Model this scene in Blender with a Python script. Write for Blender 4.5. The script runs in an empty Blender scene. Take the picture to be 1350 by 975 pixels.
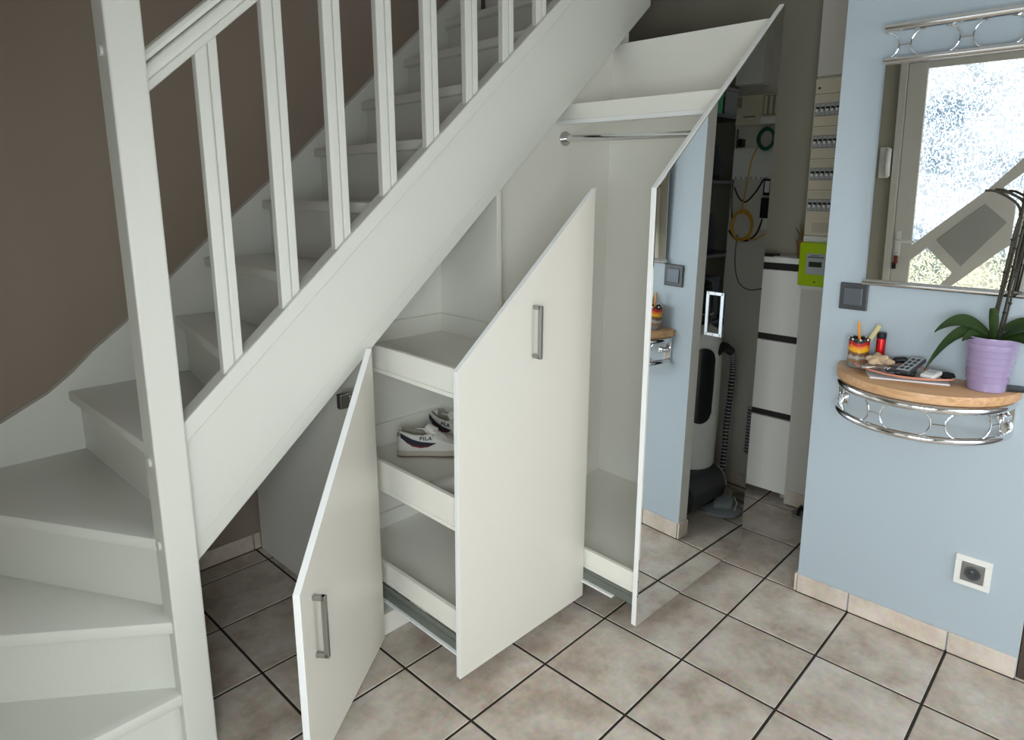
import bpy, bmesh, math, random
from math import sin, cos, pi, radians
from mathutils import Vector, Matrix, Euler

random.seed(7)
sc = bpy.context.scene
col = sc.collection

# ------------------------------------------------------------------ camera
F_PX, CXP, CYP = 864.2227, 727.7069, 428.6973          # focal length and principal point, 1350 x 975 frame
YAW, PITCH, ROLL = radians(41.7742), radians(11.1478), radians(0.4577)
CAM = Vector((-2.4598, -0.6562, 1.5621))
fw = Vector((cos(YAW)*cos(PITCH), sin(YAW)*cos(PITCH), -sin(PITCH)))
rt = Vector((sin(YAW), -cos(YAW), 0)); up = rt.cross(fw)
r2 = cos(ROLL)*rt + sin(ROLL)*up; u2 = -sin(ROLL)*rt + cos(ROLL)*up
cd = bpy.data.cameras.new('camera'); cam = bpy.data.objects.new('camera', cd); col.objects.link(cam)
M = Matrix(((r2.x, u2.x, -fw.x, CAM.x), (r2.y, u2.y, -fw.y, CAM.y), (r2.z, u2.z, -fw.z, CAM.z), (0, 0, 0, 1)))
cam.matrix_world = M
cd.sensor_fit = 'HORIZONTAL'; cd.sensor_width = 36.0; cd.lens = F_PX/1350*36.0
cd.shift_x = (675 - CXP)/1350; cd.shift_y = (CYP - 487.5)/1350
cd.clip_start = 0.02
sc.camera = cam

# ------------------------------------------------------------------ world and light
w = bpy.data.worlds.new('world'); sc.world = w; w.use_nodes = True
w.node_tree.nodes['Background'].inputs[0].default_value = (0.80, 0.90, 1.0, 1)
w.node_tree.nodes['Background'].inputs[1].default_value = 1.0

def area(name, loc, target, sx, sy, power, color):
    l = bpy.data.lights.new(name, 'AREA'); l.shape = 'RECTANGLE'; l.size = sx; l.size_y = sy
    l.energy = power; l.color = color
    o = bpy.data.objects.new(name, l); col.objects.link(o); o.location = loc
    o.rotation_euler = (Vector(target) - Vector(loc)).to_track_quat('-Z', 'Y').to_euler()
    return o
area('side_fill_light', (-2.87, -0.97, 1.12), (0, -0.97, -0.95), 1.30, 1.42, 67, (0.90, 0.96, 1.0))  # fill lamp set at the side window added out of view
area('patio_fill_light', (-0.75, -2.05, 1.10), (-0.75, 0.4, -0.6), 1.4, 1.9, 25, (1.0, 0.98, 0.94))  # fill lamp at the added, unseen patio window
area('stairwell_fill_light', (-0.9, 1.64, 3.84), (-0.9, 1.64, 0), 1.2, 0.6, 2, (0.95, 0.97, 1.0))  # added overhead fill; the stairwell ceiling has no opening

vs = sc.view_settings
vs.view_transform = 'Standard'; vs.look = 'None'; vs.gamma = 1.0; vs.use_curve_mapping = False
vs.exposure = 0.0

# ------------------------------------------------------------------ materials
def srgb(r, g, b):
    f = lambda c: (c/255/12.92) if c/255 <= 0.04045 else ((c/255+0.055)/1.055)**2.4
    return (f(r), f(g), f(b), 1)
MATS = {}
def mat(name, rgb, rough=0.5, metal=0.0, spec=0.5, var=0.0, vscale=8.0, bump=0.0, bscale=60.0, coat=0.0, emit=None):
    if name in MATS: return MATS[name]
    m = bpy.data.materials.new(name); m.use_nodes = True; MATS[name] = m
    nt = m.node_tree; b = nt.nodes['Principled BSDF']; c = srgb(*rgb)
    b.inputs['Base Color'].default_value = c; b.inputs['Roughness'].default_value = rough
    b.inputs['Metallic'].default_value = metal; b.inputs['Specular IOR Level'].default_value = spec
    b.inputs['Coat Weight'].default_value = coat
    tc = nt.nodes.new('ShaderNodeTexCoord')
    if var > 0:
        n = nt.nodes.new('ShaderNodeTexNoise'); n.inputs['Scale'].default_value = vscale; n.inputs['Detail'].default_value = 5
        nt.links.new(tc.outputs['Object'], n.inputs['Vector'])
        mx = nt.nodes.new('ShaderNodeMix'); mx.data_type = 'RGBA'
        mx.inputs['A'].default_value = tuple(v*(1-var) for v in c[:3])+(1,)
        mx.inputs['B'].default_value = tuple(min(1, v*(1+var)) for v in c[:3])+(1,)
        nt.links.new(n.outputs['Fac'], mx.inputs['Factor']); nt.links.new(mx.outputs['Result'], b.inputs['Base Color'])
    if bump > 0:
        n2 = nt.nodes.new('ShaderNodeTexNoise'); n2.inputs['Scale'].default_value = bscale; n2.inputs['Detail'].default_value = 3
        nt.links.new(tc.outputs['Object'], n2.inputs['Vector'])
        bp = nt.nodes.new('ShaderNodeBump'); bp.inputs['Strength'].default_value = bump; bp.inputs['Distance'].default_value = 0.002
        nt.links.new(n2.outputs['Fac'], bp.inputs['Height']); nt.links.new(bp.outputs['Normal'], b.inputs['Normal'])
    if emit:
        b.inputs['Emission Color'].default_value = c; b.inputs['Emission Strength'].default_value = emit
    return m
PAINT = mat('stair_paint', (222, 223, 215), 0.38, var=0.02, vscale=5, bump=0.25, bscale=90)
LAM = mat('white_laminate', (222, 219, 209), 0.30, var=0.012, vscale=30, bump=0.08, bscale=400)
LAMI = mat('white_laminate_carcass', (246, 245, 236), 0.45, var=0.01, vscale=30)
EDGE = mat('lit_edge_band', (248, 250, 250), 0.35)  # whiter than the fronts: side light on the edges put into the colour
BROWN = mat('brown_wall_paint', (147, 133, 120), 0.75, var=0.03, vscale=3, bump=0.3, bscale=160)
HALLW = mat('hall_wall_paint', (166, 161, 144), 0.75, var=0.03, vscale=3, bump=0.3, bscale=160)
BLUE = mat('blue_wall_paint', (173, 186, 194), 0.55, var=0.02, vscale=2, bump=0.25, bscale=160)
WALLB = mat('off_white_wall_paint', (212, 208, 198), 0.65, var=0.02, vscale=3, bump=0.25, bscale=160)
CEIL = mat('ceiling_paint', (206, 204, 198), 0.8)
GROUT = mat('dark_grout', (36, 30, 24), 0.85, var=0.15, vscale=20)
CHROME = mat('chrome', (225, 226, 228), 0.10, 1.0)
STEEL = mat('brushed_steel', (168, 168, 166), 0.33, 1.0)
ZINC = mat('zinc_runner', (124, 130, 124), 0.4, 0.35)
MIRR = mat('mirror_glass', (238, 240, 240), 0.0, 1.0)
BLACK = mat('black_plastic', (22, 22, 23), 0.35)
DARK = mat('dark_grey_plastic', (62, 65, 67), 0.35)
DGREY = mat('switch_grey', (92, 95, 98), 0.35, 0.3)
WPLAST = mat('white_plastic', (232, 232, 226), 0.35)
CREAM = mat('cream_plastic', (214, 205, 180), 0.45, var=0.02)
LIME = mat('lime_plastic', (176, 208, 20), 0.4)
LCD = mat('meter_display', (52, 62, 44), 0.2)
LGREY = mat('light_grey_plastic', (178, 182, 186), 0.4)
LILAC = mat('lilac_glaze', (158, 143, 180), 0.22, coat=0.4, var=0.02)
LEAF = mat('orchid_leaf', (44, 66, 28), 0.35, var=0.25, vscale=14)
STEM = mat('orchid_stem', (42, 38, 24), 0.6, var=0.3, vscale=30)
BARK = mat('potting_bark', (52, 40, 30), 0.9, var=0.4, vscale=40, bump=1.0, bscale=80)
TERRA = mat('terracotta', (150, 108, 76), 0.8, var=0.1)
SHOEW = mat('shoe_leather', (220, 218, 210), 0.5, var=0.04, vscale=20, bump=0.2, bscale=120)
SOLE = mat('shoe_sole', (190, 182, 165), 0.7, var=0.06)
TREADR = mat('shoe_outsole', (120, 100, 80), 0.8)
NAVY = mat('shoe_navy', (28, 26, 42), 0.6)
MAROON = mat('shoe_maroon', (112, 28, 40), 0.6)
LINING = mat('shoe_lining', (150, 144, 128), 0.9)
LACE = mat('shoe_lace', (226, 222, 210), 0.8)
DOORB = mat('dark_brown_door', (74, 62, 54), 0.5, var=0.1)
PVC = mat('door_pvc', (206, 203, 192), 0.45)
PVCP = mat('door_panel_grey', (160, 160, 152), 0.5)
CLOTH = mat('grey_microfibre', (150, 158, 162), 0.95, var=0.12, vscale=20, bump=0.6, bscale=150)
BLKCL = mat('black_fabric', (20, 20, 22), 0.95, var=0.3, vscale=25)
GREEN = mat('green_card', (20, 130, 70), 0.6)
YEL = mat('yellow_cable', (206, 160, 50), 0.5)
TEAL = mat('green_cable', (16, 88, 74), 0.5)
RED = mat('red_metal', (190, 24, 28), 0.25, 0.6)
PENCIL = mat('pencil_orange', (232, 150, 54), 0.5)
BALSA = mat('pale_wood', (206, 192, 140), 0.7)
BEIGE = mat('beige_felt', (204, 178, 146), 0.95, var=0.06)
PINK = mat('salmon_rim', (214, 140, 116), 0.35)
PAPER = mat('paper', (222, 222, 226), 0.7, var=0.05, vscale=40)

def wood():
    m = bpy.data.materials.new('beech_shelf'); m.use_nodes = True; nt = m.node_tree; b = nt.nodes['Principled BSDF']
    tc = nt.nodes.new('ShaderNodeTexCoord'); mp = nt.nodes.new('ShaderNodeMapping'); mp.inputs['Scale'].default_value = (60, 4, 60)
    n = nt.nodes.new('ShaderNodeTexNoise'); n.inputs['Scale'].default_value = 1.5; n.inputs['Detail'].default_value = 6
    r = nt.nodes.new('ShaderNodeValToRGB'); r.color_ramp.elements[0].color = srgb(186, 142, 100); r.color_ramp.elements[1].color = srgb(216, 174, 130)
    r.color_ramp.elements[0].position = 0.3; r.color_ramp.elements[1].position = 0.7
    nt.links.new(tc.outputs['Object'], mp.inputs['Vector']); nt.links.new(mp.outputs['Vector'], n.inputs['Vector'])
    nt.links.new(n.outputs['Fac'], r.inputs['Fac']); nt.links.new(r.outputs['Color'], b.inputs['Base Color'])
    b.inputs['Roughness'].default_value = 0.4
    return m
WOOD = wood()

def tile_mat(name, c0, c1, c2):
    m = bpy.data.materials.new(name); m.use_nodes = True; nt = m.node_tree; b = nt.nodes['Principled BSDF']
    tc = nt.nodes.new('ShaderNodeTexCoord'); oi = nt.nodes.new('ShaderNodeObjectInfo')
    mul = nt.nodes.new('ShaderNodeVectorMath'); mul.operation = 'SCALE'; mul.inputs['Scale'].default_value = 37.0
    cmb = nt.nodes.new('ShaderNodeCombineXYZ')
    for k in range(3): nt.links.new(oi.outputs['Random'], cmb.inputs[k])
    nt.links.new(cmb.outputs[0], mul.inputs[0])
    add = nt.nodes.new('ShaderNodeVectorMath'); add.operation = 'ADD'
    nt.links.new(tc.outputs['Object'], add.inputs[0]); nt.links.new(mul.outputs[0], add.inputs[1])
    n = nt.nodes.new('ShaderNodeTexNoise'); n.inputs['Scale'].default_value = 7; n.inputs['Detail'].default_value = 8; n.inputs['Roughness'].default_value = 0.62
    n2 = nt.nodes.new('ShaderNodeTexNoise'); n2.inputs['Scale'].default_value = 46; n2.inputs['Detail'].default_value = 4
    for q in (n, n2): nt.links.new(add.outputs[0], q.inputs['Vector'])
    r = nt.nodes.new('ShaderNodeValToRGB'); e = r.color_ramp.elements
    e[0].color = srgb(*c0); e[0].position = 0.34; e[1].color = srgb(*c2); e[1].position = 0.66
    k = e.new(0.5); k.color = srgb(*c1)
    nt.links.new(n.outputs['Fac'], r.inputs['Fac'])
    mx = nt.nodes.new('ShaderNodeMix'); mx.data_type = 'RGBA'; mx.blend_type = 'OVERLAY'; mx.inputs['Factor'].default_value = 0.28
    nt.links.new(r.outputs['Color'], mx.inputs['A']); nt.links.new(n2.outputs['Color'], mx.inputs['B'])
    hs = nt.nodes.new('ShaderNodeHueSaturation'); hs.inputs['Saturation'].default_value = 1.0
    mr = nt.nodes.new('ShaderNodeMapRange'); mr.inputs['To Min'].default_value = 0.93; mr.inputs['To Max'].default_value = 1.07
    nt.links.new(oi.outputs['Random'], mr.inputs['Value']); nt.links.new(mr.outputs[0], hs.inputs['Value'])
    sat = nt.nodes.new('ShaderNodeHueSaturation'); sat.inputs['Saturation'].default_value = 0.8
    nt.links.new(mx.outputs['Result'], sat.inputs['Color'])
    nt.links.new(sat.outputs['Color'], hs.inputs['Color']); nt.links.new(hs.outputs['Color'], b.inputs['Base Color'])
    b.inputs['Roughness'].default_value = 0.36
    bp = nt.nodes.new('ShaderNodeBump'); bp.inputs['Strength'].default_value = 0.15; bp.inputs['Distance'].default_value = 0.002
    nt.links.new(n2.outputs['Fac'], bp.inputs['Height']); nt.links.new(bp.outputs['Normal'], b.inputs['Normal'])
    return m
TILE = tile_mat('beige_floor_tile', (163, 144, 126), (186, 172, 156), (200, 190, 177))
SKIRT = tile_mat('beige_skirting_tile', (196, 174, 154), (210, 194, 176), (222, 208, 192))

def glass_mat():
    # hammered privacy glass of the entrance door, lit through by the daylight outside
    m = bpy.data.materials.new('hammered_daylight_glass'); m.use_nodes = True; nt = m.node_tree; b = nt.nodes['Principled BSDF']
    tc = nt.nodes.new('ShaderNodeTexCoord')
    mp = nt.nodes.new('ShaderNodeMapping'); mp.inputs['Scale'].default_value = (1, 1, 0.8)
    mp.inputs['Rotation'].default_value = (0.6, 0, 0)
    dn = nt.nodes.new('ShaderNodeTexNoise'); dn.inputs['Scale'].default_value = 22; dn.inputs['Detail'].default_value = 2
    nt.links.new(tc.outputs['Object'], mp.inputs['Vector'])
    nt.links.new(mp.outputs['Vector'], dn.inputs['Vector'])
    ad = nt.nodes.new('ShaderNodeMix'); ad.data_type = 'VECTOR'; ad.inputs['Factor'].default_value = 0.06
    nt.links.new(mp.outputs['Vector'], ad.inputs['A']); nt.links.new(dn.outputs['Color'], ad.inputs['B'])
    v = nt.nodes.new('ShaderNodeTexNoise'); v.inputs['Scale'].default_value = 44; v.inputs['Detail'].default_value = 2.5; v.inputs['Roughness'].default_value = .6
    nt.links.new(ad.outputs['Result'], v.inputs['Vector'])
    rg = nt.nodes.new('ShaderNodeMath'); rg.operation = 'SUBTRACT'; nt.links.new(v.outputs['Fac'], rg.inputs[0]); rg.inputs[1].default_value = .5
    ab = nt.nodes.new('ShaderNodeMath'); ab.operation = 'ABSOLUTE'; nt.links.new(rg.outputs[0], ab.inputs[0])
    r = nt.nodes.new('ShaderNodeValToRGB'); e = r.color_ramp.elements
    e[0].position = 0.015; e[0].color = (1, 1, 1, 1); e[1].position = 0.12; e[1].color = srgb(84, 104, 120)
    k = e.new(0.04); k.color = srgb(132, 156, 172)
    nt.links.new(ab.outputs[0], r.inputs['Fac'])
    # what stands behind the glass: sky with clouds above, sunlit yard below
    sp = nt.nodes.new('ShaderNodeSeparateXYZ'); nt.links.new(tc.outputs['Object'], sp.inputs[0])
    cl = nt.nodes.new('ShaderNodeTexNoise'); cl.inputs['Scale'].default_value = 2.6; cl.inputs['Detail'].default_value = 1
    nt.links.new(tc.outputs['Object'], cl.inputs['Vector'])
    cr_ = nt.nodes.new('ShaderNodeMapRange'); cr_.inputs['From Min'].default_value = .38; cr_.inputs['From Max'].default_value = .58; nt.links.new(cl.outputs['Fac'], cr_.inputs['Value'])
    m1 = nt.nodes.new('ShaderNodeMix'); m1.data_type = 'RGBA'; m1.inputs['B'].default_value = (1, 1, 1, 1)
    mf = nt.nodes.new('ShaderNodeMath'); mf.operation = 'MULTIPLY'; mf.inputs[1].default_value = .30; nt.links.new(cr_.outputs[0], mf.inputs[0])
    nt.links.new(mf.outputs[0], m1.inputs['Factor']); nt.links.new(r.outputs['Color'], m1.inputs['A'])
    gz = nt.nodes.new('ShaderNodeMapRange'); gz.inputs['From Min'].default_value = 1.10; gz.inputs['From Max'].default_value = 1.0; nt.links.new(sp.outputs['Z'], gz.inputs['Value'])
    m2 = nt.nodes.new('ShaderNodeMix'); m2.data_type = 'RGBA'; m2.blend_type = 'MULTIPLY'; m2.inputs['B'].default_value = srgb(250, 236, 196)
    nt.links.new(gz.outputs[0], m2.inputs['Factor']); nt.links.new(m1.outputs['Result'], m2.inputs['A'])
    r = m2; r_out = m2.outputs['Result']
    b.inputs['Base Color'].default_value = (0.25, 0.27, 0.28, 1); b.inputs['Roughness'].default_value = 0.15
    nt.links.new(r_out, b.inputs['Emission Color']); b.inputs['Emission Strength'].default_value = 2.3
    bp = nt.nodes.new('ShaderNodeBump'); bp.inputs['Strength'].default_value = 0.6; bp.inputs['Distance'].default_value = 0.01
    nt.links.new(ab.outputs[0], bp.inputs['Height']); nt.links.new(bp.outputs['Normal'], b.inputs['Normal'])
    return m
DGLASS = glass_mat()
WGLASS = mat('added_window_glow', (220, 232, 244), 0.1, emit=0.6)  # glowing panes of the two windows added behind the camera

# ------------------------------------------------------------------ mesh helpers
class MB:
    def __init__(s): s.bm = bmesh.new()
    def _take(s, vs, fs, mi=0):
        v = [s.bm.verts.new(p) for p in vs]; out = []
        for f in fs:
            try:
                q = s.bm.faces.new([v[i] for i in f]); q.material_index = mi; out.append(q)
            except ValueError: pass
        return v, out
    def box(s, x0, x1, y0, y1, z0, z1, bev=0.0, mi=0):
        vs = [(x0,y0,z0),(x1,y0,z0),(x1,y1,z0),(x0,y1,z0),(x0,y0,z1),(x1,y0,z1),(x1,y1,z1),(x0,y1,z1)]
        v, f = s._take(vs, [(0,3,2,1),(4,5,6,7),(0,1,5,4),(1,2,6,5),(2,3,7,6),(3,0,4,7)], mi)
        if bev > 0: bmesh.ops.bevel(s.bm, geom=list({e for q in f for e in q.edges}), offset=bev, segments=2, affect='EDGES', profile=0.5)
        return s
    def prism(s, poly, axis, a, b, bev=0.0, mi=0):
        n = len(poly)
        def P(p, t):
            if axis == 'y': return (p[0], t, p[1])
            if axis == 'x': return (t, p[0], p[1])
            return (p[0], p[1], t)
        vs = [P(p, a) for p in poly] + [P(p, b) for p in poly]
        fs = [tuple(range(n)), tuple(range(2*n-1, n-1, -1))] + [(i, i+n, (i+1) % n+n, (i+1) % n) for i in range(n)]
        v, f = s._take(vs, fs, mi)
        bmesh.ops.recalc_face_normals(s.bm, faces=f)
        if bev > 0: bmesh.ops.bevel(s.bm, geom=list({e for q in f for e in q.edges}), offset=bev, segments=2, affect='EDGES', profile=0.5)
        return s
    def tube(s, pts, r, n=10, closed=False, caps=True, mi=0):
        pts = [Vector(p) for p in pts]; N = len(pts); rings = []; prev = None
        for i, p in enumerate(pts):
            t = (pts[(i+1) % N]-pts[i-1]) if closed else (pts[min(i+1, N-1)]-pts[max(i-1, 0)])
            t.normalize()
            if prev is None:
                a = Vector((0, 0, 1)) if abs(t.z) < 0.9 else Vector((1, 0, 0)); u = t.cross(a).normalized()
            else:
                u = (prev - t*prev.dot(t)).normalized()
            prev = u; v = t.cross(u)
            rr = r[i] if isinstance(r, (list, tuple)) else r
            rings.append([s.bm.verts.new(p + (u*cos(2*pi*k/n)+v*sin(2*pi*k/n))*rr) for k in range(n)])
        for i in range(N if closed else N-1):
            A, B = rings[i], rings[(i+1) % N]
            for k in range(n):
                q = s.bm.faces.new((A[k], A[(k+1) % n], B[(k+1) % n], B[k])); q.material_index = mi
        if caps and not closed:
            s.bm.faces.new(list(reversed(rings[0]))).material_index = mi; s.bm.faces.new(rings[-1]).material_index = mi
        return s
    def lathe(s, prof, c=(0, 0, 0), n=32, mi=0, cap0=True, cap1=True, sx=1.0, sy=1.0):
        rings = [[s.bm.verts.new((c[0]+r*cos(2*pi*k/n)*sx, c[1]+r*sin(2*pi*k/n)*sy, c[2]+z)) for k in range(n)] for r, z in prof]
        for A, B in zip(rings, rings[1:]):
            for k in range(n): s.bm.faces.new((A[k], A[(k+1) % n], B[(k+1) % n], B[k])).material_index = mi
        if cap0: s.bm.faces.new(list(reversed(rings[0]))).material_index = mi
        if cap1: s.bm.faces.new(rings[-1]).material_index = mi
        return s
    def cyl(s, p0, p1, r, n=16, mi=0): return s.tube([p0, p1], r, n, mi=mi)
    def loft(s, rings, caps=True, mi=0):
        R = [[s.bm.verts.new(p) for p in q] for q in rings]; n = len(R[0])
        for A, B in zip(R, R[1:]):
            for k in range(n): s.bm.faces.new((A[k], A[(k+1) % n], B[(k+1) % n], B[k])).material_index = mi
        if caps:
            s.bm.faces.new(list(reversed(R[0]))).material_index = mi; s.bm.faces.new(R[-1]).material_index = mi
        return s
    def xform(s, mtx): bmesh.ops.transform(s.bm, matrix=mtx, verts=s.bm.verts[:]); return s

WM = {}                                                     # world matrices of things built here
def thing(name, label, cat, loc=(0, 0, 0), rot=(0, 0, 0), group=None, kind=None):
    o = bpy.data.objects.new(name, None); col.objects.link(o); o.empty_display_size = 0.05
    o.location = loc; o.rotation_euler = rot
    WM[o] = Matrix.LocRotScale(Vector(loc), Euler(rot), None)
    return tag(o, label, cat, group, kind)
def tag(o, label=None, cat=None, group=None, kind=None):
    if label: o['label'] = label
    if cat: o['category'] = cat
    if group: o['group'] = group
    if kind: o['kind'] = kind
    return o
def obj(name, mb, mats, parent=None, smooth=False, local=False, label=None, angle=35):
    me = bpy.data.meshes.new(name)
    bm = mb.bm
    bmesh.ops.recalc_face_normals(bm, faces=bm.faces[:])
    if parent is not None and not local: bmesh.ops.transform(bm, matrix=WM[parent].inverted(), verts=bm.verts[:])
    bm.to_mesh(me); bm.free()
    for m in (mats if isinstance(mats, (list, tuple)) else [mats]): me.materials.append(m)
    if smooth:
        me.shade_smooth(); me.set_sharp_from_angle(angle=radians(angle))
    o = bpy.data.objects.new(name, me); col.objects.link(o)
    if parent is not None: o.parent = parent
    WM[o] = WM[parent].copy() if parent is not None else Matrix.Identity(4)
    if label: o['label'] = label
    return o
def solo(name, mb, mats, label, cat, loc=(0, 0, 0), smooth=False, group=None, kind=None, angle=35):
    """a thing that is one mesh, origin at its base"""
    mb.xform(Matrix.Translation(-Vector(loc)))
    o = obj(name, mb, mats, None, smooth, angle=angle); o.location = loc; WM[o] = Matrix.Translation(Vector(loc))
    return tag(o, label, cat, group, kind)
def share(name, me, parent, loc, rot=(0, 0, 0)):
    o = bpy.data.objects.new(name, me); col.objects.link(o); o.parent = parent; o.location = loc; o.rotation_euler = rot
    return o
def text_mesh(s, size, depth=0.0006):
    c = bpy.data.curves.new('lettering', 'FONT'); c.body = s; c.size = size; c.extrude = depth; c.offset = .00035; c.space_character = 1.12; c.align_x = 'CENTER'; c.align_y = 'CENTER'
    t = bpy.data.objects.new('lettering', c); col.objects.link(t)
    dg = bpy.context.evaluated_depsgraph_get(); me = bpy.data.meshes.new_from_object(t.evaluated_get(dg))
    bpy.data.objects.remove(t); bpy.data.curves.remove(c)
    return me
def arc(c, r, a0, a1, n, f):
    return [f(c[0]+r*cos(a0+(a1-a0)*i/(n-1)), c[1]+r*sin(a0+(a1-a0)*i/(n-1))) for i in range(n)]

# ================================================================== THE SETTING
T = 1/3
X0, X1, Y0W, Y1W = -2.95, 0.95, -2.12, 2.12               # room limits
H = 2.72
fl = obj('floor', MB().box(X0, 1.34, Y0W, Y1W, -0.10, -0.0025), GROUT)
tag(fl, 'beige square tiled floor with dark joints', 'floor', kind='structure')
def tile_mesh(name, sx, sy, m, th=0.010):
    b = MB(); g = 0.0042; c = 0.0022
    ring = lambda i, z: [(g+i, g+i, z), (sx-g-i, g+i, z), (sx-g-i, sy-g-i, z), (g+i, sy-g-i, z)]
    b.loft([ring(0, -th), ring(0, -c), ring(c, 0)])
    me = bpy.data.meshes.new(name); bmesh.ops.recalc_face_normals(b.bm, faces=b.bm.faces[:]); b.bm.to_mesh(me); b.bm.free(); me.materials.append(m)
    return me
tm_full = tile_mesh('tile', T, T, TILE)
cuts = {}
for i in range(-9, 4):
    for j in range(-9, 7):
        xa, xb, ya, yb = max(i*T, X0), min((i+1)*T, 1.34), max(j*T, Y0W), min((j+1)*T, Y1W)
        if xb-xa < 0.02 or yb-ya < 0.02: continue
        full = xb-xa > T-0.001 and yb-ya > T-0.001
        key = (round(xb-xa, 3), round(yb-ya, 3))
        me = tm_full if full else cuts.setdefault(key, tile_mesh('tile', xb-xa, yb-ya, TILE))
        share('tile', me, fl, (xa, ya, random.uniform(-0.0004, 0.0003)))

def struct(name, mb, m, label, cat='wall', **k): return tag(obj(name, mb, m, **k), label, cat, kind='structure')
struct('wall_back', MB().box(X0, X1+0.1, Y1W, Y1W+0.1, 0, 3.9), BROWN, 'matt brown wall behind the white staircase')
struct('wall_hall', MB().box(X1, X1+0.1, 0.555, Y1W, 0, 3.9), HALLW, 'grey beige hall wall behind the shoe cabinet')
WCOL = struct('wall_column', MB().box(0.72, X1+0.1, -0.09, 0.555, 0, H), WALLB, 'off-white wall column that carries the fuse board')
b = MB().box(0, 0.065, -0.535, 0.199, 0, H)
for f in b.bm.faces:
    if abs(f.calc_center_median().x) < 1e-4: f.material_index = 1
struct('wall_partition', b, [WALLB, BLUE], 'pale blue wall with the half-round shelf and mirror')
struct('wall_closet', MB().box(0.065, 1.34, -0.88, -0.80, 0, H), HALLW, 'shaded wall at the back of the storage recess')
struct('wall_recess', MB().box(1.26, 1.34, -0.80, -0.09, 0, H), HALLW, 'side wall of the storage recess behind the rack')
b = MB().box(0, 0.065, Y0W, -1.46, 0, H).box(0, 0.065, -1.46, -0.535, 2.08, H)
struct('wall_right', b, BLUE, 'pale blue wall beside the dark brown door')
# left wall with the openings of the entrance door and of the added side window
b = MB()
b.box(X0-0.1, X0, Y0W, -1.70, 0, 3.9).box(X0-0.1, X0, -1.70, -0.24, 0, 0.2).box(X0-0.1, X0, -1.70, -0.24, 1.85, 3.9)
b.box(X0-0.1, X0, -0.24, -0.20, 0, 3.9).box(X0-0.1, X0, -0.20, 0.78, 2.40, 3.9).box(X0-0.1, X0, 0.78, Y1W, 0, 3.9)
struct('wall_left', b, HALLW, 'grey wall with the glazed entrance door')
b = MB().box(X0, -1.55, Y0W-0.1, Y0W, 0, H).box(-1.55, 0.0, Y0W-0.1, Y0W, 2.15, H).box(0.0, 0.07, Y0W-0.1, Y0W, 0, H)
struct('wall_front', b, WALLB, 'off-white wall around the added patio window')
b = MB().box(X0, 1.34, Y0W, 1.14, H, H+0.1).box(0.05, 1.05, 1.14, Y1W, H, H+0.1)
struct('ceiling', b, CEIL, 'white ceiling over the room', 'ceiling')
b = MB().box(X0, 1.05, 1.04, Y1W+0.1, 3.9, 4.0).box(X0, 1.05, 1.04, 1.14, H+0.1, 3.9).box(1.05, 1.15, 1.14, Y1W, H+0.1, 3.9)
struct('ceiling_stairwell', b, CEIL, 'white ceiling above the stairwell', 'ceiling')

# skirting tiles, each its own piece
def skirt(name, label, runs):
    root = tag(obj(name, MB().box(*runs[0][:4], 0.0, 0.004), GROUT), label, 'baseboard', kind='structure')
    for (xa, xb, ya, yb, cutl) in runs:
        along_y = (yb-ya) > (xb-xa); a, e = (ya, yb) if along_y else (xa, xb)
        pts = [a] + [c for c in cutl if a < c < e] + [e]
        for p, q in zip(pts, pts[1:]):
            g = 0.0022
            m = MB()
            if along_y: m.box(xa, xb, p+g, q-g, 0.004, 0.078, bev=0.002)
            else: m.box(p+g, q-g, ya, yb, 0.004, 0.078, bev=0.002)
            obj('skirting_tile', m, SKIRT, root)
    return root
grid = [k*T for k in range(-9, 8)]
skirt('baseboard_right', 'beige tile skirting along the pale blue wall', [(-0.010, 0, -0.535, 0.199, grid), (-0.010, 0.067, 0.199, 0.209, [])])
skirt('baseboard_column', 'beige tile skirting at the foot of the wall column', [(0.710, 0.72, -0.09, 0.54, [0.20]), (0.715, 0.95, -0.10, -0.09, [])])
skirt('baseboard_back', 'beige tile skirting inside the open stair cupboard', [(-1.87, -1.31, Y1W-0.010, Y1W, [-1.343])])
skirt('baseboard_hall', 'beige tile skirting below the grey hall wall', [(0.94, 0.95, 0.555, 2.1, grid)])

# unseen windows added behind the camera to light the room
def window(name, label, axis, at, a0, a1, z0, z1):
    root = thing(name, label, 'window', kind='structure')
    t = 0.06
    def bx(p, q, r, s, d0, d1):
        return MB().box(at+d0, at+d1, p, q, r, s, 0.004) if axis == 'x' else MB().box(p, q, at+d0, at+d1, r, s, 0.004)
    mid = (a0+a1)/2
    for n, (p, q, r, s) in dict(top_rail=(a0, a1, z1-t, z1), bottom_rail=(a0, a1, z0, z0+t), side_post=(a0, a0+t, z0+t, z1-t), side_post_b=(a1-t, a1, z0+t, z1-t), centre_post=(mid-0.04, mid+0.04, z0+t, z1-t)).items():
        obj(n.replace('_b', '') if n == 'side_post_b' else n, bx(p, q, r, s, -0.03, 0.03), WPLAST, root)
    for p, q in ((a0+t, mid-0.04), (mid+0.04, a1-t)):
        obj('pane', bx(p, q, z0+t, z1-t, -0.008, 0.0), WGLASS, root)
window('added_window_1', 'unseen white framed side window added for light', 'x', X0-0.05, -1.70, -0.24, 0.2, 1.85)
window('added_window_2', 'unseen white framed patio window added for light', 'y', Y0W-0.05, -1.55, 0.0, 0.0, 2.15)

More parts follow.
